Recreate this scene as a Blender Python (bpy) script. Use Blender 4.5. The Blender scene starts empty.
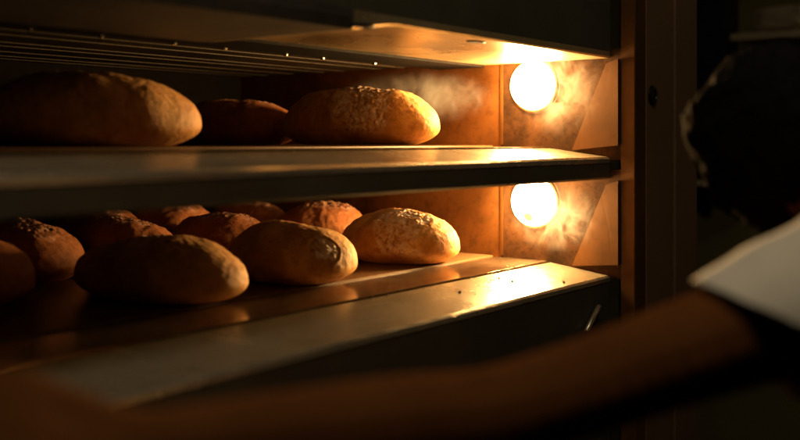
import bpy, bmesh, math, random
from mathutils import Vector, Matrix, noise

random.seed(7)
S = bpy.context.scene
COL = S.collection
R = math.radians

# ---------------------------------------------------------------- frame
# x runs along the oven front, y goes into the oven, z is up.
EYE = 1.50
ANG = R(52.9)                       # view direction, measured from the oven's depth axis towards +x
SA, CA = math.sin(ANG), math.cos(ANG)
FPX = 1000.0                        # focal length for an 800 px wide picture
HX, HY = 400.0, 141.0

def cam2w(xc, yc, d):
    """right, up, forward metres from the eye -> world"""
    return Vector((xc*CA + d*SA, -xc*SA + d*CA, EYE + yc))

def at(px, py, d):
    return cam2w((px-HX)/FPX*d, (HY-py)/FPX*d, d)

# ---------------------------------------------------------------- materials
def new_mat(name):
    m = bpy.data.materials.new(name)
    m.use_nodes = True
    nt = m.node_tree
    b = nt.nodes['Principled BSDF']
    return m, nt, b

def N(nt, t, **kw):
    n = nt.nodes.new(t)
    for k, v in kw.items():
        setattr(n, k, v)
    return n

def ramp(nt, src, stops):
    r = N(nt, 'ShaderNodeValToRGB')
    el = r.color_ramp.elements
    while len(el) > 1:
        el.remove(el[-1])
    el[0].position, el[0].color = stops[0][0], (*stops[0][1], 1) if len(stops[0][1]) == 3 else stops[0][1]
    for p, c in stops[1:]:
        e = el.new(p)
        e.color = (*c, 1)
    nt.links.new(src, r.inputs[0])
    return r.outputs[0]

def g(v):
    return (v, v, v)

def coords(nt, scale=(1, 1, 1)):
    tc = N(nt, 'ShaderNodeTexCoord')
    mp = N(nt, 'ShaderNodeMapping')
    mp.inputs['Scale'].default_value = scale
    nt.links.new(tc.outputs['Object'], mp.inputs[0])
    return mp.outputs[0]

def noise_tex(nt, vec, scale, detail=6, rough=.55, dist=0):
    n = N(nt, 'ShaderNodeTexNoise')
    n.inputs['Scale'].default_value = scale
    n.inputs['Detail'].default_value = detail
    n.inputs['Roughness'].default_value = rough
    n.inputs['Distortion'].default_value = dist
    nt.links.new(vec, n.inputs['Vector'])
    return n.outputs['Fac']

def mix(nt, fac, a, b, mode='MIX'):
    m = N(nt, 'ShaderNodeMix', data_type='RGBA', blend_type=mode)
    for sock, v in ((m.inputs['Factor'], fac), (m.inputs[6], a), (m.inputs[7], b)):
        if hasattr(v, 'links'):
            nt.links.new(v, sock)
        elif isinstance(v, (int, float)):
            sock.default_value = v
        else:
            sock.default_value = (*v, 1)
    return m.outputs[2]

def bump(nt, b, h, strength, dist=.002, prev=None):
    n = N(nt, 'ShaderNodeBump')
    n.inputs['Strength'].default_value = strength
    n.inputs['Distance'].default_value = dist
    nt.links.new(h, n.inputs['Height'])
    if prev is not None:
        nt.links.new(prev, n.inputs['Normal'])
    nt.links.new(n.outputs[0], b.inputs['Normal'])
    return n.outputs[0]

def steel(name, c0, c1, r0, r1, metallic=1.0, brush=(1, 1, 1), sc=30, blotch=5, bstr=.15, spec=.5, dirt=.45):
    """worn sheet metal: brushed streaks along the short axis of «brush», blotches of heat stain"""
    m, nt, b = new_mat(name)
    br = noise_tex(nt, coords(nt, brush), sc, 5, .6)
    bl = noise_tex(nt, coords(nt), blotch, 7, .62, .6)
    sp = noise_tex(nt, coords(nt), blotch*9, 5, .7)
    col = ramp(nt, bl, [(.3, c0), (.68, c1)])
    sm = ramp(nt, sp, [(.36, g(dirt)), (.52, g(1.))])
    col = mix(nt, .55, col, sm, 'MULTIPLY')
    nt.links.new(col, b.inputs['Base Color'])
    rr = N(nt, 'ShaderNodeMapRange')
    rr.inputs['From Min'].default_value = .3
    rr.inputs['From Max'].default_value = .7
    rr.inputs['To Min'].default_value = r0
    rr.inputs['To Max'].default_value = r1
    nt.links.new(bl, rr.inputs['Value'])
    nt.links.new(rr.outputs[0], b.inputs['Roughness'])
    b.inputs['Metallic'].default_value = metallic
    b.inputs['Specular IOR Level'].default_value = spec
    scr = N(nt, 'ShaderNodeTexWave', wave_type='BANDS', bands_direction='DIAGONAL')
    scr.inputs['Scale'].default_value = 4
    scr.inputs['Distortion'].default_value = 60
    scr.inputs['Detail'].default_value = 4
    scr.inputs['Detail Scale'].default_value = .6
    nt.links.new(coords(nt, brush), scr.inputs['Vector'])
    hair = ramp(nt, scr.outputs['Fac'], [(.0, g(0)), (.03, g(1))])
    p = bump(nt, b, hair, .25, .0004)
    p = bump(nt, b, br, bstr, .0006, p)
    bump(nt, b, sp, .12, .0008, p)
    return m

M = {}
M['wall'] = steel('stained chamber steel', (.060, .021, .004), (.160, .066, .016), .5, .7, .2, (1, 1, 1), 18, 4.5, .25, .2)
M['housing'] = steel('sooty housing steel', (.010, .005, .002), (.062, .026, .009), .6, .8, .1, (1, 1, 1), 18, 9, .3, .10, .3)
M['jamb'] = steel('jamb steel', (.046, .018, .004), (.110, .044, .009), .5, .65, .2, (1, 1, .1), 40, 3, .12, .2, .7)
M['sill'] = steel('worn sill steel', (.34, .28, .19), (.46, .39, .28), .16, .32, .65, (1, 14, 14), 9, 2.2, .22, .5, .72)
M['strip'] = steel('polished landing strip', (.32, .22, .13), (.50, .37, .23), .13, .24, .9, (1, 12, 12), 9, 3.5, .10)
M['lintel'] = steel('polished lintel steel', (.42, .31, .16), (.60, .46, .26), .22, .38, .75, (1, 14, 14), 7, 4, .25, .5, .7)
M['face'] = steel('greasy front steel', (.065, .056, .036), (.10, .088, .058), .42, .6, .5, (1, 14, 14), 7, 1.8, .15, .5, .8)
M['fascia'] = steel('dark fascia steel', (.17, .090, .046), (.24, .130, .070), .35, .5, .4, (1, 1, 1), 18, 1.6, .10, .5, .85)
M['soot'] = steel('sooted ceiling steel', (.026, .020, .014), (.055, .043, .030), .55, .75, .2, (1, 1, 1), 20, 6, .2)  # soot on inner parts; on the left soffit it stands for shade
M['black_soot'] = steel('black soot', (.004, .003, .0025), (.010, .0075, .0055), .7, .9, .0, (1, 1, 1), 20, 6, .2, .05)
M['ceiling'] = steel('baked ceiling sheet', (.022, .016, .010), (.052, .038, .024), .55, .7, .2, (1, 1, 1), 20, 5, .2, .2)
M['iron'] = steel('dark iron', (.02, .018, .016), (.04, .035, .03), .3, .45, .8, (1, 1, 1), 30, 20, .2)
M['bright'] = steel('bright bolt steel', (.55, .5, .42), (.7, .66, .58), .2, .3, 1., (1, 1, 1), 30, 30, .1)

def stone_mat():
    m, nt, b = new_mat('oven stone')
    v = coords(nt)
    n1 = noise_tex(nt, v, 9, 8, .65)
    n2 = noise_tex(nt, v, 90, 4, .6)
    c = ramp(nt, n1, [(.3, (.085, .042, .018)), (.7, (.19, .105, .048))])
    nt.links.new(c, b.inputs['Base Color'])
    b.inputs['Roughness'].default_value = .34
    bump(nt, b, n2, .25, .0006)
    return m
M['stone'] = stone_mat()

def crust_mat(name, brown, gold, flour, dark):
    m, nt, b = new_mat(name)
    v = coords(nt)
    a = N(nt, 'ShaderNodeAttribute', attribute_name='torn')
    t = N(nt, 'ShaderNodeAttribute', attribute_name='top')
    n1 = noise_tex(nt, v, 14, 6, .6, .4)
    n2 = noise_tex(nt, v, 70, 6, .65)
    n3 = noise_tex(nt, v, 260, 3, .6)
    base = ramp(nt, n1, [(.30, brown), (.66, gold)])
    # blisters and darker baked freckles
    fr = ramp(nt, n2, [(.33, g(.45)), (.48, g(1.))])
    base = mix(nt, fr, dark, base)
    # dusting of flour: strongest on the torn crust, a veil on the top
    vor = N(nt, 'ShaderNodeTexVoronoi')
    vor.inputs['Scale'].default_value = 120
    nt.links.new(v, vor.inputs['Vector'])
    fl = ramp(nt, n2, [(.40, g(0)), (.60, g(1))])
    fm = mix(nt, 1.0, fl, a.outputs['Fac'], 'MULTIPLY')
    veil = ramp(nt, n3, [(.48, g(0)), (.62, g(1))])
    tv = mix(nt, 1.0, veil, t.outputs['Fac'], 'MULTIPLY')
    tv = mix(nt, 1.0, tv, g(.22), 'MULTIPLY')
    base = mix(nt, fm, base, flour)
    base = mix(nt, tv, base, flour)
    nt.links.new(base, b.inputs['Base Color'])
    b.inputs['Roughness'].default_value = .62
    b.inputs['Specular IOR Level'].default_value = .3
    p = bump(nt, b, n2, .6, .004)
    p = bump(nt, b, n3, .45, .0014, p)
    vm = mix(nt, 1.0, vor.outputs['Distance'], a.outputs['Fac'], 'MULTIPLY')
    bump(nt, b, vm, .6, .004, p)
    return m
M['crust'] = crust_mat('golden crust', (.38, .15, .034), (.78, .44, .13), (.88, .74, .72), (.26, .105, .035))
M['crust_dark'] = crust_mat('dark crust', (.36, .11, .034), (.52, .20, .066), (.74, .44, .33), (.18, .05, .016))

def lamp_mat(name, spot):
    m, nt, b = new_mat(name)
    b.inputs['Base Color'].default_value = (.9, .85, .75, 1)
    b.inputs['Roughness'].default_value = .15
    e = (1.0, .57, .20)
    b.inputs['Emission Color'].default_value = (*e, 1)
    b.inputs['Emission Strength'].default_value = LAMP
    if spot:  # one spot of the glass gets weaker emission
        tc = N(nt, 'ShaderNodeTexCoord')
        d = N(nt, 'ShaderNodeVectorMath', operation='DISTANCE')
        d.inputs[1].default_value = spot
        nt.links.new(tc.outputs['Object'], d.inputs[0])
        r = N(nt, 'ShaderNodeMapRange')
        r.inputs['From Min'].default_value = .010
        r.inputs['From Max'].default_value = .022
        r.inputs['To Min'].default_value = 1.15
        r.inputs['To Max'].default_value = LAMP
        nt.links.new(d.outputs['Value'], r.inputs['Value'])
        nt.links.new(r.outputs[0], b.inputs['Emission Strength'])
    return m
LAMP = 460.0

def plain(name, c0, c1, rough, sc=20, metallic=0, spec=.5, bs=.2, bd=.001, sss=0):
    m, nt, b = new_mat(name)
    v = coords(nt)
    n1 = noise_tex(nt, v, sc, 6, .6)
    nt.links.new(ramp(nt, n1, [(.3, c0), (.7, c1)]), b.inputs['Base Color'])
    b.inputs['Roughness'].default_value = rough
    b.inputs['Metallic'].default_value = metallic
    b.inputs['Specular IOR Level'].default_value = spec
    bump(nt, b, noise_tex(nt, v, sc*12, 4, .6), bs, bd)
    return m
M['skin'] = plain('skin', (.105, .036, .010), (.145, .051, .014), .8, 14, 0, .0, .2, .001)
M['hair'] = plain('black hair', (.004, .0035, .0035), (.009, .007, .006), .8, 60, 0, .02, .5, .003)
M['shirt'] = plain('white cotton', (.62, .53, .41), (.74, .65, .52), .85, 8, 0, .2, .25, .001)
M['trousers'] = plain('dark trousers', (.015, .015, .02), (.03, .03, .035), .85, 8, 0, .2, .25, .001)
M['ochre'] = plain('ochre wall paint', (.16, .12, .03), (.20, .155, .045), .8, 5, 0, .3, .2, .001)
M['wood'] = plain('pale shelf wood', (.42, .30, .16), (.55, .40, .23), .6, 12, 0, .3, .2, .001)
M['black'] = plain('black lacquer', (.008, .008, .012), (.014, .014, .02), .5, 10, 0, .3, .1, .001)
M['sack'] = plain('brown paper sack', (.34, .24, .13), (.45, .33, .19), .8, 9, 0, .2, .3, .003)
M['crumb'] = plain('burnt crumb', (.04, .02, .01), (.10, .05, .02), .8, 80, 0, .2, .3, .001)

# ---------------------------------------------------------------- mesh helpers
def link(name, bm, mat, parent=None, loc=None, smooth=False, bevel=0):
    if bevel:
        bmesh.ops.bevel(bm, geom=[e for e in bm.edges if e.calc_face_angle(0) > R(25)], offset=bevel, segments=2, profile=.7, affect='EDGES')
    bmesh.ops.recalc_face_normals(bm, faces=bm.faces)
    me = bpy.data.meshes.new(name)
    bm.to_mesh(me)
    bm.free()
    if smooth:
        me.shade_smooth()
    me.materials.append(mat)
    o = bpy.data.objects.new(name, me)
    COL.objects.link(o)
    if parent is not None:
        o.parent = parent
    if loc is not None:
        o.location = loc
    return o

def box(bm, x0, x1, y0, y1, z0, z1):
    r = bmesh.ops.create_cube(bm, size=1)
    for v in r['verts']:
        v.co = Vector((x0+(v.co.x+.5)*(x1-x0), y0+(v.co.y+.5)*(y1-y0), z0+(v.co.z+.5)*(z1-z0)))
    return r['verts']

def prism(bm, pts, axis, a, b):
    """closed outline «pts» (2-D) pushed along an axis from a to b"""
    def mk(p, t):
        if axis == 'x': return Vector((t, p[0], p[1]))
        if axis == 'y': return Vector((p[0], t, p[1]))
        return Vector((p[0], p[1], t))
    lo = [bm.verts.new(mk(p, a)) for p in pts]
    hi = [bm.verts.new(mk(p, b)) for p in pts]
    n = len(pts)
    bm.faces.new(lo)
    bm.faces.new(hi[::-1])
    for i in range(n):
        bm.faces.new((lo[i], hi[i], hi[(i+1) % n], lo[(i+1) % n]))

def lathe(bm, prof, seg=48, mat=Matrix.Identity(4)):
    """profile (radius, height) turned round z, then placed by mat"""
    rings = []
    for r, h in prof:
        if r < 1e-6:
            rings.append([bm.verts.new(mat @ Vector((0, 0, h)))])
        else:
            rings.append([bm.verts.new(mat @ Vector((r*math.cos(2*math.pi*i/seg), r*math.sin(2*math.pi*i/seg), h))) for i in range(seg)])
    for a, b in zip(rings, rings[1:]):
        for i in range(seg):
            j = (i+1) % seg
            if len(a) == 1 and len(b) > 1:
                bm.faces.new((a[0], b[i], b[j]))
            elif len(b) == 1 and len(a) > 1:
                bm.faces.new((a[i], b[0], a[j]))
            elif len(a) > 1:
                bm.faces.new((a[i], b[i], b[j], a[j]))

def rod(bm, p, q, r, seg=16):
    p, q = Vector(p), Vector(q)
    d = q-p
    m = Matrix.Translation(p) @ d.to_track_quat('Z', 'Y').to_matrix().to_4x4()
    lathe(bm, [(0, 0), (r*.85, 0), (r, r*.15), (r, d.length-r*.15), (r*.85, d.length), (0, d.length)], seg, m)

def tag(o, label=None, cat=None, group=None, kind=None):
    if label: o['label'] = label
    if cat: o['category'] = cat
    if group: o['group'] = group
    if kind: o['kind'] = kind
    return o

def empty(name, loc):
    o = bpy.data.objects.new(name, None)
    o.empty_display_size = .05
    o.location = loc
    COL.objects.link(o)
    return o

# ---------------------------------------------------------------- deck oven
UR = 1.942                      # inner face of the right side wall
UL = -.45                       # left end of the oven
N0, N1, N2, N3 = .915, 1.055, 1.18, 2.02     # sill front, sill rear, chamber mouth, back wall
oven = tag(empty('deck_oven', (0, 0, 0)), 'steel deck oven with two lit baking decks full of bread loaves', 'oven')
FU, FL = -.010, -.259           # floors of the upper and the lower deck (from the eye)
CU, CL = .174, -.080            # soffits above them

def Z(h): return EYE+h

# side wall of the chamber, right (one for each deck), with the seam at N2
for F, Cc in ((FU, CU), (FL, CL)):
    bm = bmesh.new()
    box(bm, UR, UR+.05, N2+.0025, N3+.05, Z(F-.02), Z(Cc+.05 if F == FU else Cc+.02))
    link('chamber_wall', bm, M['wall'], oven, bevel=.0015)
    bm = bmesh.new()
    box(bm, UR+.0005, UR+.05, N0-.03, N2-.0025, Z(F-.03), Z(Cc+.02))
    link('lamp_panel', bm, M['housing'], oven, bevel=.0015)
    # seam strip between the two sheets
    bm = bmesh.new()
    box(bm, UR-.002, UR-.0006, N2-.004, N2+.004, Z(F+.001), Z(Cc-.001))
    link('seam_strip', bm, M['jamb'], oven, bevel=.001)
    # jamb plate with a slanting rear edge
    bm = bmesh.new()
    vs = []
    for (y, h) in ((.893, F+.001), (1.003, F-.010), (.921, Cc-.012), (.893, Cc-.003)):
        t = (y-.893)/.11
        vs.append((bm.verts.new((UR-.010+.007*t, y, Z(h))), bm.verts.new((UR-.0012, y, Z(h)))))
    bm.faces.new([v[0] for v in vs]); bm.faces.new([v[1] for v in vs][::-1])
    for i in range(4):
        j = (i+1) % 4
        bm.faces.new((vs[i][0], vs[i][1], vs[j][1], vs[j][0]))
    link('jamb_plate', bm, M['jamb'], oven, bevel=.0015)
    # back wall
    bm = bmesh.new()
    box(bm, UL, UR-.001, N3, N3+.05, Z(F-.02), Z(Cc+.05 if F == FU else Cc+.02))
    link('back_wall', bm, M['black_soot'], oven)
    bm = bmesh.new()
    box(bm, UL-.05, UL, N0, N3+.05, Z(F-.03), Z(Cc+.02))
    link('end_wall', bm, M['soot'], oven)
    # stone hearth the loaves lie on
    bm = bmesh.new()
    box(bm, UL+.001, UR-.001, N2+.022, N3-.001, Z(F-.03), Z(F))
    link('hearth_stone', bm, M['stone'], oven, bevel=.003)
    # polished landing strip in front of it
    bm = bmesh.new()
    box(bm, UL+.001, UR-.001, N1+.006, N2+.0205, Z(F-.03), Z(F-.003))
    link('landing_strip', bm, M['strip'], oven, bevel=.002)
    # sloping sill, folded over at the front
    bm = bmesh.new()
    zr, zf = Z(F-.006), Z(F-.0235)
    prism(bm, [(N1, zr), (N1, zr-.02), (N0+.02, zf-.03), (N0-.0005, zf-.012), (N0-.0005, zf-.004), (N0+.004, zf)], 'x', UL+.001, UR-.002)
    link('sill', bm, M['sill'], oven, bevel=.0015)

# body of the upper deck, seen from the front below its sill; it is the lower deck's lintel
bm = bmesh.new()
prism(bm, [(N0+.001, Z(FU-.037)), (N0+.001, Z(CL+.004)), (N0+.005, Z(CL)), (N2, Z(CL)), (N2, Z(FU-.032)), (N0+.03, Z(FU-.032))], 'x', UL+.001, UR-.0005)
link('deck_front', bm, M['face'], oven)
bm = bmesh.new()
box(bm, UL+.001, UR-.001, N2+.001, N3-.001, Z(CL+.01), Z(FU-.031))
link('deck_slab', bm, M['soot'], oven)
# body under the lower deck
bm = bmesh.new()
box(bm, UL+.001, UR-.0005, N0+.001, N0+.05, Z(-1.0), Z(FL-.037))
link('lower_front', bm, M['face'], oven, bevel=.002)
for (px, py, qx, qy) in ((586, 332, 599, 306),):
    def onface(p):
        d = p-Vector((0, 0, EYE))
        return Vector((0, 0, EYE))+d*((N0-.008)/d.y)
    a, b = onface(at(px, py, 1.0)), onface(at(qx, qy, 1.0))
    bm = bmesh.new()
    rod(bm, a, b, .0055 if px > 500 else .0035)
    link('damper_lever', bm, M['sill'], oven, smooth=True)  # rod made up in place of a pale highlight streak

# lintel over the upper deck: polished soffit, dark front above
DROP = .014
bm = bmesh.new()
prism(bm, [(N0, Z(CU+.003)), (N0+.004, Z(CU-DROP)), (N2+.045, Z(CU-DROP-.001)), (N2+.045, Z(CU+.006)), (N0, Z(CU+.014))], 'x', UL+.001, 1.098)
link('lintel_soffit', bm, M['soot'], oven)  # left sheet is coloured dark in place of fading lamp light
# right sheet slopes down at its left end, shaped to catch the lamp light
bm = bmesh.new()
prof = [(1.100, -DROP), (1.124, -DROP*.80), (1.154, -DROP*.42), (1.184, -DROP*.12), (1.212, 0), (UR-.0005, 0)]
rows_ = []
for x, dz in prof:
    rows_.append([bm.verts.new(Vector((x, y, Z(CU+h)))) for y, h in ((N0, .014), (N0, dz+.003), (N0+.004, dz), (N2+.045, dz-.001), (N2+.045, .014))])
for p, q in zip(rows_, rows_[1:]):
    for i in range(5):
        j = (i+1) % 5
        bm.faces.new((p[i], p[j], q[j], q[i]))
bm.faces.new(rows_[0][::-1]); bm.faces.new(rows_[-1])
link('lintel_soffit', bm, M['lintel'], oven)
for (px, py, dz) in ((362, 27, .008), (476, 42, 0)):
    p = at(px, py, (CU-.001-dz)/((HY-py)/FPX))
    bm = bmesh.new()
    lathe(bm, [(0, 0), (.011, 0), (.013, .0015), (.013, .006), (0, .006)], 32, Matrix.Translation((p.x, p.y, Z(CU-.0027-dz))) @ Matrix.Diagonal((1.9, 1, 1, 1)))
    link('soffit_slot', bm, M['black'], oven)
bm = bmesh.new()
box(bm, UL+.001, UR+.002, N0+.0006, N0+.05, Z(CU+.0145), Z(.62))
link('lintel_front', bm, M['face'], oven)
# slots in the soffit
# dark bearer behind the soffit with its bolts
bm = bmesh.new()
box(bm, UL+.002, UR-.001, N2+.046, N2+.17, Z(CU-.006), Z(CU+.03))
link('ceiling_bearer', bm, M['black_soot'], oven, bevel=.002)
for k in range(8):
    x = .72+k*.135+.02*math.sin(k*3)
    bm = bmesh.new()
    lathe(bm, [(0, 0), (.0042, 0), (.005, .001), (.005, .005), (0, .005)], 6, Matrix.Translation((x, N2+.162, Z(CU-.0105))))
    link('bolt', bm, M['bright'], oven)
bm = bmesh.new()
box(bm, UL+.002, UR-.001, N2+.171, N3-.001, Z(CU+.004), Z(CU+.03))
# long ribs of the ceiling sheet
y = N2+.185
while y < N3-.03:
    box(bm, UL+.003, UR-.0015, y, y+.022, Z(CU+.002), Z(CU+.0045))
    y += random.uniform(.060, .150)
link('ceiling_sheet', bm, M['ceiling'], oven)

# right-hand fascia: chamfered return, two panels, knob
bm = bmesh.new()
prism(bm, [(UR-.003, .860), (UR-.001, .858), (UR+.05, .858), (UR+.05, .8895), (UR-.003, .8895)], 'z', Z(-1.0), Z(.62))
link('front_post', bm, M['jamb'], oven, bevel=.001)
bm = bmesh.new()
box(bm, UR+.0508, 2.139, .856, .92, Z(-1.0), Z(.62))
link('fascia_panel', bm, M['fascia'], oven, bevel=.003)
bm = bmesh.new()
box(bm, 2.1455, 2.275, .853, .92, Z(-1.0), Z(.62))
link('fascia_panel', bm, M['fascia'], oven, bevel=.003)
bm = bmesh.new()
d = .856/(-.252*SA+CA)
kp = at(652, 95.5, d)
mt = Matrix.Translation((kp.x, .8575, kp.z)) @ Matrix.Rotation(R(90), 4, 'X')
lathe(bm, [(0, 0), (.021, 0), (.021, .004), (.0185, .0065), (.0135, .0075), (.012, .005), (0, .0045)], 32, mt)
link('knob', bm, M['iron'], oven, smooth=False)

# two lamps in the side wall
lamps = []
for (px, py, spot) in ((528.5, 85, None), (529.5, 202, (-.037, -.001, -.033))):
    dd = (UR-.03)/(((px-HX)/FPX)*CA+SA)
    c = at(px, py, dd)
    base = Vector((UR-.001, c.y, c.z))
    rot = Matrix.Rotation(R(-90), 4, 'Y')
    hold = empty('oven_lamp', base)
    hold.parent = oven
    bm = bmesh.new()
    lathe(bm, [(.0535, .001), (.0595, .001), (.0595, .007), (.057, .009), (.0535, .009)], 64, rot)
    link('lamp_rim', bm, M['jamb'], hold, smooth=False)
    bm = bmesh.new()
    prof = [(.0535, .002)]
    for i in range(0, 17):
        t = i/16*math.pi/2
        prof.append((.0535*math.cos(t) if i < 16 else 0, .008+.037*math.sin(t)))
    lathe(bm, prof, 64, rot)
    link('lamp_glass', bm, lamp_mat('lamp glass '+('low' if spot else 'high'), spot), hold, smooth=True)

# ---------------------------------------------------------------- bread
def make_loaf(name, L, W, H, seed, mat, torn, sub=6, swirl=None, taper=.12, rough=1.0):
    """long axis = local y (0 is the near end's side), base at z 0. torn: list of (x, y, half width, half length, angle) of burst crust on top,
    in units of half width / half length"""
    bm = bmesh.new()
    bmesh.ops.create_icosphere(bm, subdivisions=sub, radius=1)
    lt = bm.verts.layers.float.new('torn')
    lp = bm.verts.layers.float.new('top')
    off = Vector((seed*13.1, seed*7.7, seed*3.3))
    for v in bm.verts:
        n = v.co.normalized()
        x, y, z = n
        # a fat oval in plan, flat underneath
        def se(t, p):
            return math.copysign(abs(t)**p, t)
        r_xy = math.sqrt(x*x+y*y)
        X = se(x, .90)*(1-taper*y*(1 if seed % 2 else -1)*.5)
        Y = se(y, .84)
        if z >= 0:
            Zz = .30+.70*se(z, .92)
        else:
            Zz = .30*(1-abs(z)**1.0)
            k = 1-.22*abs(z)**3
            X *= k; Y *= k
            Zz = max(0, .30-.42*abs(z)) if abs(z) < .72 else 0
        p = Vector((X*W/2, Y*L/2, Zz*H))
        q = p+off
        lump = noise.fractal(q*9, 1., 2., 2)*.010+noise.fractal(q*30, 1., 2., 3)*.0026
        fine = noise.fractal(q*110, .9, 2.1, 3)*.0010
        up = max(0, min(1, (z+.05)*1.3))
        disp = (lump*.8+fine)*(.25+.75*up)*rough
        tval = 0
        for (tx, ty, hw, hl, an) in torn:
            ca, sa = math.cos(an), math.sin(an)
            dx, dy = X-tx, Y-ty
            ex, ey = (dx*ca+dy*sa)/hw, (-dx*sa+dy*ca)/hl
            rr = math.sqrt(ex*ex+ey*ey)+noise.noise(q*28)*.35
            if z > -.35:
                a = max(0, min(1, (1-rr)*4))*max(0, min(1, (z+.35)/.45))
                tval = max(tval, a)
                ridge = math.exp(-((rr-1.0)/.13)**2)
                disp += a*(abs(noise.fractal(q*75, .8, 2.2, 4))*.0045-.0015)*rough+ridge*.0028*(.4+.6*noise.noise(q*22))
        if swirl:
            sx, sy, sz, sr = swirl
            dv = p-Vector((sx, sy, sz))
            rr = dv.length/sr+noise.noise(q*40)*.10
            if rr < 1.7:
                ringv = math.exp(-((rr-1.0)/.13)**2)
                ring2 = math.exp(-((rr-.55)/.12)**2)
                disp += -.0012*ringv+.0014*math.exp(-((rr-1.22)/.14)**2)-.0012*ring2+(abs(noise.fractal(q*95, .8, 2.2, 3))*.0014 if rr < 1 else 0)
                tval = max(tval, max(0, min(1, (1.05-rr)*5)))
        nn = Vector((n.x/W, n.y/L, n.z/H)).normalized()
        v.co = p+nn*disp
        if v.co.z < .001: v.co.z = .001*(1-up) if z < 0 else v.co.z
        v[lt] = tval
        v[lp] = up
    return link(name, bm, mat, None, smooth=True)

def place(o, u, n, F, yaw, lab):
    o.location = (u, n, Z(F)+.0005)
    o.rotation_euler = (0, 0, R(yaw))
    tag(o, lab, 'bread', 'loaves baking in the oven')
    return o

# upper deck
place(make_loaf('bread_loaf', .40, .185, .127, 1, M['crust'], [(-.55, -.30, .62, .42, .15)], 7),
      1.705, 1.405, FU, 3, 'large floury loaf nearest the lamp on the upper deck')
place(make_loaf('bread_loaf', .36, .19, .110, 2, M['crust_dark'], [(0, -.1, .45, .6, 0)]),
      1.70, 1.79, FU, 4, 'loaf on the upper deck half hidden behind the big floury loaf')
place(make_loaf('bread_loaf', .365, .20, .116, 3, M['crust'], [(.15, .1, .3, .5, .2)], 7, rough=.8),
      .968, 1.345, FU, 76, 'long smooth brown loaf at the dark end of the upper deck')
# lower deck, front row
place(make_loaf('bread_loaf', .28, .19, .107, 4, M['crust'], [(-.50, -.30, .62, .50, .2)], 7),
      1.726, 1.306, FL, 0, 'floury loaf nearest the lamp on the lower deck')
place(make_loaf('bread_loaf', .27, .19, .106, 5, M['crust'], [], 7, swirl=(-.030, -.110, .064, .026)),
      1.367, 1.292, FL, 0, 'front loaf on the lower deck with a round swirl scar on its end')
place(make_loaf('bread_loaf', .33, .20, .102, 6, M['crust'], [(.1, .2, .3, .4, 0)], 7),
      1.085, 1.318, FL, 4, 'third front loaf from the lamp on the lower deck, with a nick at its tip')
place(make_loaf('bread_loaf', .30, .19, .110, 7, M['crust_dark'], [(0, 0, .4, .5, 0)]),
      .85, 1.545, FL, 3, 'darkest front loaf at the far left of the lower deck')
# lower deck, rows behind
rows = [
    (1.80, 1.60, .24, .112, 8, 'second row loaf showing between the swirl loaf and the lit floury loaf'),
    (1.515, 1.64, .25, .103, 9, 'second row loaf on the lower deck peeping over the swirl loaf'),
    (1.27, 1.66, .25, .106, 10, 'second row loaf with a red lit top behind the nicked loaf'),
    (1.075, 1.70, .25, .104, 11, 'second row loaf at the far left of the lower deck, above the darkest loaf'),
    (1.80, 1.845, .22, .114, 12, 'rearmost loaf at the back of the lower deck, nearest the side wall'),
    (1.585, 1.885, .22, .114, 13, 'rearmost loaf second from the side wall, showing as a red crest'),
    (1.38, 1.89, .22, .112, 14, 'rearmost loaf third from the side wall, a thin crest in the dark'),
]
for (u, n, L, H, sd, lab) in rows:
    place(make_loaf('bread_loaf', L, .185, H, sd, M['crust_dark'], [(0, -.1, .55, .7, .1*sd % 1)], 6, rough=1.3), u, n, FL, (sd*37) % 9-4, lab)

# crumbs on the lower sill and strip
for i in range(11):
    if i < 5:
        u, n = random.uniform(1.50, 1.78), random.uniform(.93, 1.03)
    else:
        u, n = random.uniform(1.2, 1.85), random.uniform(.93, 1.15)
    h = FL-.003 if n > N1+.006 else FL-.006-.0175*(N1-n)/(N1-N0)
    bm = bmesh.new()
    bmesh.ops.create_icosphere(bm, subdivisions=2, radius=1)
    s = random.uniform(.0012, .0032)
    for v in bm.verts:
        v.co = v.co*s*(1+.5*noise.noise(v.co*1.7+Vector((i, 0, 0))))
        v.co.z *= .7
    o = link('crumb', bm, M['crumb'], None, (u, n, Z(h)+s*.5), smooth=False)
    o.rotation_euler = (0, 0, random.uniform(0, 6))
    tag(o, 'tiny burnt bread crumb lying on the lower steel sill', 'crumb', 'crumbs on the lower sill')

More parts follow.
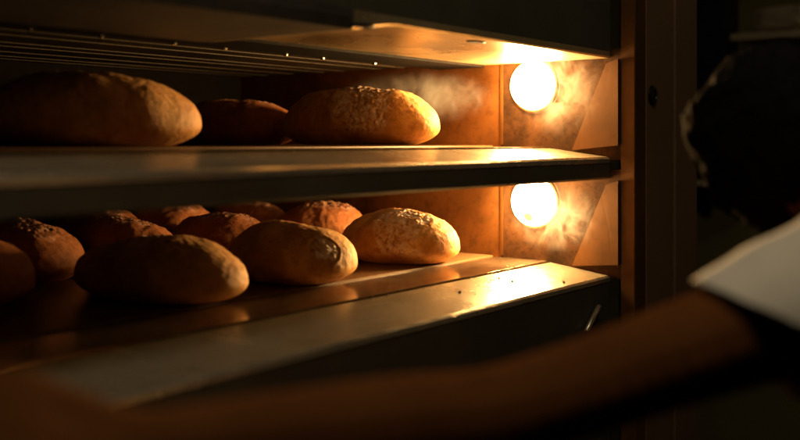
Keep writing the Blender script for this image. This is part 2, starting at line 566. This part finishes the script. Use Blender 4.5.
# ---------------------------------------------------------------- steam
def steam(name, centre, rad, dens, seed, scale, label):
    bm = bmesh.new()
    bmesh.ops.create_icosphere(bm, subdivisions=3, radius=1)
    for v in bm.verts:
        v.co = Vector((v.co.x*rad[0], v.co.y*rad[1], v.co.z*rad[2]))
    m = bpy.data.materials.new('steam '+str(seed))
    m.use_nodes = True
    nt = m.node_tree
    nt.nodes.remove(nt.nodes['Principled BSDF'])
    out = nt.nodes['Material Output']
    vol = N(nt, 'ShaderNodeVolumePrincipled')
    vol.inputs['Color'].default_value = (.9, .88, .84, 1)
    vol.inputs['Anisotropy'].default_value = .1
    tc = N(nt, 'ShaderNodeTexCoord')
    mp = N(nt, 'ShaderNodeMapping')
    mp.inputs['Location'].default_value = (seed*3.1, seed, 0)
    mp.inputs['Scale'].default_value = (1, 1, .75)
    nt.links.new(tc.outputs['Object'], mp.inputs[0])
    n1 = noise_tex(nt, mp.outputs[0], scale, 6, .55, 1.3)
    cl = ramp(nt, n1, [(.46, g(0)), (.76, g(1))])
    # thins out towards the edge of the puff
    sc = N(nt, 'ShaderNodeVectorMath', operation='DIVIDE')
    sc.inputs[1].default_value = rad
    nt.links.new(tc.outputs['Object'], sc.inputs[0])
    ln = N(nt, 'ShaderNodeVectorMath', operation='LENGTH')
    nt.links.new(sc.outputs[0], ln.inputs[0])
    fo = N(nt, 'ShaderNodeMapRange', interpolation_type='SMOOTHSTEP')
    fo.inputs['From Min'].default_value = 1.0
    fo.inputs['From Max'].default_value = .25
    nt.links.new(ln.outputs['Value'], fo.inputs['Value'])
    mu = N(nt, 'ShaderNodeMath', operation='MULTIPLY')
    nt.links.new(cl, mu.inputs[0])
    nt.links.new(fo.outputs[0], mu.inputs[1])
    m2 = N(nt, 'ShaderNodeMath', operation='MULTIPLY')
    m2.inputs[1].default_value = dens
    nt.links.new(mu.outputs[0], m2.inputs[0])
    nt.links.new(m2.outputs[0], vol.inputs['Density'])
    nt.links.new(vol.outputs[0], out.inputs['Volume'])
    o = link(name, bm, m, None, centre)
    tag(o, label, 'steam', None, 'stuff')
    return o
steam('steam', (1.855, .985, Z(.115)), (.070, .105, .12), 6.0, 1, 25, 'thin pale steam curling out beside the upper lamp')
steam('steam', (1.850, .990, Z(-.160)), (.070, .115, .080), 7.0, 2, 25, 'thin pale steam curling out beside the lower lamp')
steam('steam', (1.80, 1.33, Z(.095)), (.13, .22, .07), 4.0, 3, 20, 'haze of steam above the lit loaf on the upper deck')

# ---------------------------------------------------------------- baker
def skin_mesh(chains, radii, vox, smooth_it=4):
    """joints joined by edges, grown to one surface; returns a mesh"""
    me = bpy.data.meshes.new('tmp')
    idx, vs, es = {}, [], []
    for ch in chains:
        for k, nm in enumerate(ch):
            if nm not in idx:
                idx[nm] = len(vs)
                vs.append(J[nm])
            if k:
                es.append((idx[ch[k-1]], idx[nm]))
    # tapered capsules along every bone, fused by a voxel remesh
    bm = bmesh.new()
    inv = {v: k for k, v in idx.items()}
    for a, b in es:
        pa, pb = vs[a], vs[b]
        ra, rb = radii[inv[a]], radii[inv[b]]
        d = (pb-pa).length
        steps = max(2, int(d/(min(ra, rb)*.35)))
        for s in range(steps+1):
            t = s/steps
            bmesh.ops.create_icosphere(bm, subdivisions=2, radius=ra+(rb-ra)*t, matrix=Matrix.Translation(pa.lerp(pb, t)))
    return bm

def remesh(bm, vox, it, name='tmp'):
    me = bpy.data.meshes.new(name)
    bm.to_mesh(me)
    bm.free()
    o = bpy.data.objects.new(name, me)
    COL.objects.link(o)
    r = o.modifiers.new('r', 'REMESH')
    r.mode = 'VOXEL'
    r.voxel_size = vox
    s = o.modifiers.new('s', 'SMOOTH')
    s.iterations = it
    s.factor = .5
    dg = bpy.context.evaluated_depsgraph_get()
    dg.update()
    me2 = bpy.data.meshes.new_from_object(o.evaluated_get(dg))
    bpy.data.objects.remove(o)
    bpy.data.meshes.remove(me)
    out = bmesh.new()
    out.from_mesh(me2)
    bpy.data.meshes.remove(me2)
    return out

J, RAD = {}, {}
def joint(nm, p, r):
    J[nm] = Vector(p)
    RAD[nm] = r

sh_l = at(848, 296, .93)
el = at(500, 416, .80)
wr = at(140, 452, .625)
nb = Vector((1.15, .20, Z(-.095)))        # base of the neck
head_c = at(783, 146, 1.20)
joint('neck_low', nb, .062)
joint('neck_top', nb.lerp(head_c, .62)+Vector((0, -.015, -.02)), .056)
joint('chest', nb+Vector((.015, -.05, -.16)), .125)
joint('chest_l', nb+Vector((-.075, -.05, -.17)), .105)
joint('chest_r', nb+Vector((.105, -.05, -.17)), .105)
joint('waist', nb+Vector((.02, -.12, -.42)), .13)
joint('waist_l', nb+Vector((-.05, -.12, -.42)), .11)
joint('waist_r', nb+Vector((.09, -.12, -.42)), .11)
joint('hip_l', nb+Vector((-.06, -.16, -.62)), .115)
joint('hip_r', nb+Vector((.10, -.16, -.62)), .115)
joint('knee_l', nb+Vector((-.07, -.08, -1.02)), .07)
joint('knee_r', nb+Vector((.11, -.08, -1.02)), .07)
joint('ankle_l', nb+Vector((-.07, -.16, -1.34)), .045)
joint('ankle_r', nb+Vector((.11, -.16, -1.34)), .045)
joint('toe_l', nb+Vector((-.08, .03, -1.375)), .032)
joint('toe_r', nb+Vector((.12, .03, -1.375)), .032)
joint('sh_l', sh_l, .062)
def spline(pts, per=4):
    out = []
    for i in range(len(pts)-1):
        p0, p1, p2, p3 = pts[max(0, i-1)], pts[i], pts[i+1], pts[min(len(pts)-1, i+2)]
        for k in range(per):
            t = k/per
            out.append(tuple(.5*((2*b)+(-a+c)*t+(2*a-5*b+4*c-d)*t*t+(-a+3*b-3*c+d)*t**3) for a, b, c, d in zip(p0, p1, p2, p3)))
    return out+[tuple(pts[-1])]
arm_pts = spline([(*sh_l, .062), (*sh_l.lerp(el, .45), .047), (*(el+Vector((.012, -.006, .004))), .0395), (*el.lerp(wr, .38), .0385), (*wr, .026)], 5)
arm_chain = []
for i, q in enumerate(arm_pts[1:-1]):
    joint(f'arm_{i}', q[:3], q[3])
    arm_chain.append(f'arm_{i}')
joint('arm_l', sh_l.lerp(el, .5), .047)
joint('wr_l', wr, .026)
sh_r = nb+Vector((.19, -.02, -.035))
joint('sh_r', sh_r, .062)
joint('el_r', sh_r+Vector((.09, .02, -.30)), .042)
joint('fore_r', sh_r+Vector((.085, .08, -.38)), .040)
joint('wr_r', sh_r+Vector((.05, .22, -.44)), .026)

chains = [('neck_top', 'neck_low', 'chest', 'waist'), ('neck_low', 'sh_l', *arm_chain, 'wr_l'),
          ('neck_low', 'sh_r', 'el_r', 'fore_r', 'wr_r'), ('chest', 'chest_l', 'waist_l', 'hip_l', 'knee_l', 'ankle_l', 'toe_l'),
          ('chest', 'chest_r', 'waist_r', 'hip_r', 'knee_r', 'ankle_r', 'toe_r'), ('hip_l', 'hip_r'), ('waist_l', 'waist', 'waist_r')]

def hand_bones(tagname, w, d, up, side, curl):
    """palm and five fingers. d: along the hand, up: back of the hand, side: towards the thumb"""
    d, up, side = d.normalized(), up.normalized(), side.normalized()
    out = []
    pal = [w+d*.018, w+d*.050, w+d*.082]
    for k, (sx, l) in enumerate(((.030, 1.0), (.010, 1.1), (-.010, 1.03), (-.029, .82))):
        a = w+d*.020+side*sx*.5
        b = w+d*(.088-.006*abs(k-1))+side*sx
        names = [f'{tagname}{k}_{i}' for i in range(5)]
        joint(names[0], a, .0155)
        joint(names[1], b, .0115)
        ang = 0
        p, dirn = b, d
        for i, seg in enumerate((.044, .028, .022)):
            ang += curl*(.75, 1.0, .7)[i]*(1+.12*k)
            dirn = d*math.cos(ang)-up*math.sin(ang)
            p = p+dirn*seg*l
            joint(names[2+i], p, (.0098, .0088, .0072)[i])
        out.append(names)
    # web of the palm
    joint(tagname+'p0', w+d*.03+side*.012, .0165)
    joint(tagname+'p1', w+d*.075+side*.020-up*.002, .0135)
    joint(tagname+'p2', w+d*.03-side*.012, .0165)
    joint(tagname+'p3', w+d*.070-side*.020-up*.002, .0135)
    out += [(tagname+'p0', tagname+'p1', tagname+'p3', tagname+'p2', tagname+'p0')]
    # thumb leaves the side of the palm
    t0 = w+d*.028+side*.022-up*.006
    td = (d*.62+side*.70-up*.30).normalized()
    t1 = t0+td*.036
    t2 = t1+(d*.82+side*.25-up*.42).normalized()*.032
    t3 = t2+(d*.85-side*.05-up*.45).normalized()*.025
    for i, (p, r) in enumerate(((t0, .0150), (t1, .0118), (t2, .0104), (t3, .0085))):
        joint(f'{tagname}t{i}', p, r)
    out.append([f'{tagname}t{i}' for i in range(4)])
    return out
hd = at(10, 418, .575)-wr
back = Vector((0, 0, 1))*.8+Vector((-.4, -.3, 0))
back = (back-hd.normalized()*back.dot(hd.normalized())).normalized()
side = hd.normalized().cross(back)
if side.z < 0 and side.y < 0: side = -side
lh = hand_bones('hl', wr, hd, back, -side if (-side).y > 0 else side, .42)
hr_d = Vector((-.25, .9, -.2))
bk = Vector((.6, .1, .8)); bk = (bk-hr_d.normalized()*bk.dot(hr_d.normalized())).normalized()
rh = hand_bones('hr', J['wr_r'], hr_d, bk, hr_d.normalized().cross(bk)*-1, .5)
joint('hl_root', wr, .025); joint('hr_root', J['wr_r'], .025)
chains += lh+rh+[('wr_l', 'hlp0'), ('wr_l', 'hlp2'), ('wr_r', 'hrp0'), ('wr_r', 'hrp2')]

# head: face looks along +y of its own frame
face_dir = Vector((.42, .78, -.50)).normalized()
hx = face_dir.cross(Vector((0, 0, 1))).normalized()
hz = hx.cross(face_dir).normalized()
HM = Matrix.Translation(head_c) @ Matrix((hx, face_dir, hz)).transposed().to_4x4()

def gauss(p, c, s):
    return math.exp(-sum(((p[i]-c[i])/s[i])**2 for i in range(3)))

def head_shape(n):
    x, y, z = n
    r = Vector((x*.076, y*.097, z*.115))
    if y > 0:
        r.y *= 1-.10*max(0, -z)
    if z < -.1:                                    # narrow jaw
        r.x *= 1-.30*(-z-.1)
        if y < 0: r.y *= 1-.45*(-z-.1)
    if y > .2:                                     # flatter face
        r.y *= .97
    f = lambda c, s: gauss((x, y, z), c, s)
    r.y += .026*f((0, 1, -.20), (.15, .6, .17))+.010*f((0, 1, -.02), (.10, .6, .20))   # nose
    r.y += .009*f((0, .9, .24), (.55, .6, .11))                                        # brow
    r.y -= .010*(f((.36, .9, .03), (.19, .5, .11))+f((-.36, .9, .03), (.19, .5, .11)))  # eye sockets
    r.y += .005*(f((.36, .9, .03), (.09, .5, .06))+f((-.36, .9, .03), (.09, .5, .06)))  # eyeballs
    r.y += .008*f((0, .85, -.50), (.26, .5, .05))+.008*f((0, .83, -.60), (.24, .5, .05))  # lips
    r.y += .016*f((0, .65, -.86), (.30, .5, .14))                                      # chin
    r.y += .004*(f((.5, .75, -.25), (.2, .5, .2))+f((-.5, .75, -.25), (.2, .5, .2)))    # cheeks
    return r

bm = skin_mesh(chains, RAD, .005)
hb = bmesh.new()
bmesh.ops.create_icosphere(hb, subdivisions=5, radius=1)
for v in hb.verts:
    v.co = HM @ head_shape(v.co.normalized())
for s in (-1, 1):
    for k in range(9):                            # ears: a curled rim
        t = -1.9+k*.48
        c = HM @ Vector((s*(.077+.006*math.sin(k)), -.012+.014*math.cos(t+2.4), -.005+.028*math.sin(t+.35)))
        bmesh.ops.create_icosphere(hb, subdivisions=2, radius=.0085, matrix=Matrix.Translation(c))
    bmesh.ops.create_icosphere(hb, subdivisions=2, radius=.016, matrix=HM @ Matrix.Translation((s*.074, -.010, -.008)))
tmp = bpy.data.meshes.new('t')
hb.to_mesh(tmp); hb.free()
bm.from_mesh(tmp)
bpy.data.meshes.remove(tmp)
body = remesh(bm, .0042, 5)
baker = link('person', body, M['skin'], None, smooth=True)
tag(baker, 'dark haired baker in a white short sleeved shirt reaching a bare arm across the oven', 'person')

# hair and beard: short, uneven
hb = bmesh.new()
bmesh.ops.create_icosphere(hb, subdivisions=6, radius=1)
kill = []
for v in hb.verts:
    n = v.co.normalized()
    x, y, z = n
    line = .46 if y > .45 else (.05 if y > .0 else -.55)
    line = .33-1.02*max(0, min(1, (.62-y)/.75))
    keep = z > line+.03*noise.noise(n*7) or (abs(x) > .55 and z > -.45 and y < .42)
    q = head_shape(n)
    t = .013+.005*noise.fractal(n*5+Vector((3, 1, 2)), .9, 2, 3)
    if abs(x) > .45 and -.45 < z < .5 and y < .45:
        t += .022*min(1, (abs(x)-.45)*4)
    t += .002*noise.noise(n*11)
    v.co = HM @ (q*(1+t/.1) if keep else q*.985)
    if not keep: kill.append(v)
bmesh.ops.delete(hb, geom=kill, context='VERTS')
hair = link('hair', hb, M['hair'], baker, smooth=True)
hb = bmesh.new()
bmesh.ops.create_icosphere(hb, subdivisions=6, radius=1)
kill = []
for v in hb.verts:
    n = v.co.normalized()
    x, y, z = n
    keep = z < -.36-.25*max(0, y-.6)+.02*noise.noise(n*8) and y > -.15 and not (abs(x) < .2 and -.64 < z < -.46 and y > .5)
    q = head_shape(n)
    t = .007+.006*abs(noise.fractal(n*14, .9, 2, 3))
    v.co = HM @ (q*(1+t/.1) if keep else q*.98)
    if not keep: kill.append(v)
bmesh.ops.delete(hb, geom=kill, context='VERTS')
link('beard', hb, M['hair'], baker, smooth=True)

# shirt: the torso and the tops of the arms, a little larger, cut at neck, hem and cuffs
RS = dict(RAD)
for k in RS: RS[k] += .012
RS['sh_l'] += .012
J['cuff_l'] = sh_l.lerp(el, .40)+Vector((0, 0, -.014)); RS['cuff_l'] = .065
J['cuff_r'] = J['sh_r'].lerp(J['el_r'], .6); RS['cuff_r'] = .064
sc = [('neck_low', 'chest', 'waist'), ('neck_low', 'sh_l', 'cuff_l'), ('neck_low', 'sh_r', 'cuff_r'),
      ('chest', 'chest_l', 'waist_l', 'hip_l'), ('chest', 'chest_r', 'waist_r', 'hip_r'), ('hip_l', 'hip_r'), ('waist_l', 'waist', 'waist_r'),
      ('sh_l', 'chest_l'), ('sh_r', 'chest_r')]
J['shirt_arm'] = sh_l.lerp(el, .66)+Vector((0, 0, -.018)); RS['shirt_arm'] = .064
sc.append(('cuff_l', 'shirt_arm'))
sb = remesh(skin_mesh(sc, RS, .008), .008, 10)
def cut(bm, co, no):
    bmesh.ops.bisect_plane(bm, geom=bm.verts[:]+bm.edges[:]+bm.faces[:], plane_co=co, plane_no=no, clear_outer=True)
p1, p2 = at(702, 289, .83), at(806, 331, .90)
vd = (p1+p2)/2-Vector((0, 0, EYE))
no = (p2-p1).cross(vd).normalized()
if no.dot(el-sh_l) < 0: no = -no
def cut_limb(bm, root, axis, reach, tmin, co, no):
    """cut only what lies along one arm"""
    axis = axis.normalized()
    def on_arm(p):
        d = p-root
        t = d.dot(axis)
        return t > tmin and (d-axis*t).length < reach
    sel = set(v for v in bm.verts if on_arm(v.co))
    geom = list(sel)+[e for e in bm.edges if e.verts[0] in sel and e.verts[1] in sel]+[f for f in bm.faces if all(v in sel for v in f.verts)]
    bmesh.ops.bisect_plane(bm, geom=geom, plane_co=co, plane_no=no, clear_outer=True)
cut_limb(sb, sh_l, el-sh_l, .125, .075, p1, no)
rd = (J['el_r']-J['sh_r']).normalized()
cut_limb(sb, J['sh_r']+Vector((.02, 0, 0)), rd, .088, .12, J['sh_r']+rd*.19, rd)
nd = (J['neck_top']-J['neck_low']).normalized()
cut(sb, nb+nd*.035, nd)
sb.normal_update()
for v in sb.verts:                                 # soft folds falling from the shoulders
    p = v.co
    w = p.x*.6-p.y*.8
    v.co = p+v.normal*(.007*noise.noise(Vector((w*17+p.z*7, p.z*3.2, 4)))+.003*noise.noise(Vector((w*38-p.z*16, p.z*6, 9))))
bmesh.ops.smooth_vert(sb, verts=[v for v in sb.verts if not v.is_boundary], factor=.5, use_axis_x=True, use_axis_y=True, use_axis_z=True)
shirt = link('shirt', sb, M['shirt'], baker, smooth=True)
sol = shirt.modifiers.new('thick', 'SOLIDIFY'); sol.thickness = .0025; sol.offset = 0
# trousers
tb = remesh(skin_mesh([('hip_l', 'knee_l', 'ankle_l'), ('hip_r', 'knee_r', 'ankle_r'), ('hip_l', 'hip_r')],
                      {k: RAD[k]+.010 for k in RAD}, .01), .01, 6)
link('trousers', tb, M['trousers'], baker, smooth=True)

# ---------------------------------------------------------------- what shows behind the baker
bm = bmesh.new()
box(bm, 4.6, 4.7, -3.0, 3.2, 0, 3.0)
tag(link('wall', bm, M['ochre'], None), 'ochre painted wall in the dark behind the baker', 'wall', None, 'structure')
def wallpt(px, py, x=4.6):
    d = x/(((px-HX)/FPX)*CA+SA)
    return at(px, py, d)
a, b = wallpt(708, -60), wallpt(739, 170)
cab = tag(empty('wall_cabinet', (4.45, (a.y+b.y)/2, b.z)), 'black cabinet hung on the wall between oven and baker', 'cabinet')
bm = bmesh.new()
box(bm, .0, .149, -abs(a.y-b.y)/2, abs(a.y-b.y)/2+.3, 0, a.z-b.z)
link('case', bm, M['black'], cab, bevel=.004)
bm = bmesh.new()
box(bm, -.022, -.001, -abs(a.y-b.y)/2+.005, abs(a.y-b.y)/2+.295, .006, a.z-b.z-.006)
link('cabinet_door', bm, M['black'], cab, bevel=.004)
p, q = wallpt(690, 178, 4.45), wallpt(742, 186, 4.45)
shf = tag(empty('wall_shelf', (4.45, q.y, q.z)), 'pale wooden board shelf on the wall below the black cabinet', 'shelf')
bm = bmesh.new()
box(bm, -.10, .148, 0, p.y-q.y, 0, p.z-q.z-.008)
link('board', bm, M['wood'], shf, bevel=.004)
for t in (.15, .8):
    bm = bmesh.new()
    yy = (p.y-q.y)*t
    prism(bm, [(-.08, -.001), (.148, -.001), (.148, -.15), (.12, -.15)], 'y', yy, yy+.02)
    link('bracket', bm, M['iron'], shf)
p = wallpt(768, 34, 4.40)
upper = tag(empty('wall_shelf', (4.40, p.y, p.z)), 'pale wooden shelf high on the wall above the baker\'s head', 'shelf')
bm = bmesh.new()
box(bm, -.1, .198, -.35, .13, -.03, 0)
link('board', bm, M['wood'], upper, bevel=.004)
bm = bmesh.new()
bmesh.ops.create_icosphere(bm, subdivisions=4, radius=1)
for v in bm.verts:
    s = lambda t, k: math.copysign(abs(t)**k, t)
    v.co = Vector((s(v.co.x, .5)*.07, s(v.co.y, .45)*.12, s(v.co.z, .55)*.055+.055))+v.co*.012*noise.noise(v.co*3)
tag(link('paper_sack', bm, M['sack'], None, (4.42, p.y-.06, p.z+.002), smooth=True), 'brown paper flour sack lying on the high wall shelf', 'sack')

# ---------------------------------------------------------------- light
w = bpy.data.worlds.new('World')
S.world = w
w.use_nodes = True
bg = w.node_tree.nodes['Background']
bg.inputs[0].default_value = (.75, .85, 1.0, 1)
bg.inputs[1].default_value = .0012

def area(name, loc, target, size, power, col):
    l = bpy.data.lights.new(name, 'AREA')
    l.energy = power
    l.size = size
    l.color = col
    o = bpy.data.objects.new(name, l)
    o.location = loc
    o.rotation_euler = (Vector(target)-Vector(loc)).to_track_quat('-Z', 'Y').to_euler()
    COL.objects.link(o)
# the bakery's own dim ceiling lamp, over the aisle behind the camera
area('room_lamp', (.75, .10, EYE+1.45), (1.0, .6, EYE-.2), .5, 8.0, (1, .86, .62))
area('aisle_lamp', (3.6, -.6, EYE+1.5), (4.6, -1.0, EYE), .4, 5.0, (1, .88, .65))  # added fill to brighten the shelves and far wall, no known source

# ---------------------------------------------------------------- camera
cam = bpy.data.cameras.new('camera')
co = bpy.data.objects.new('camera', cam)
COL.objects.link(co)
co.location = (0, 0, EYE)
fwd = Vector((SA, CA, 0))
co.rotation_euler = fwd.to_track_quat('-Z', 'Y').to_euler()
cam.sensor_width = 36
cam.lens = 36*FPX/800
cam.shift_y = -(220-HY)/800
cam.clip_start = .02
cam.clip_end = 60
cam.dof.use_dof = True
cam.dof.focus_distance = 2.05
cam.dof.aperture_fstop = 2.0
S.camera = co

S.view_settings.view_transform = 'Standard'
S.view_settings.look = 'None'
S.view_settings.exposure = 0
S.view_settings.gamma = 1
S.render.engine = 'CYCLES'
S.cycles.use_denoising = True
S.cycles.volume_step_rate = .35
S.cycles.max_bounces = 10
S.cycles.sample_clamp_indirect = 6
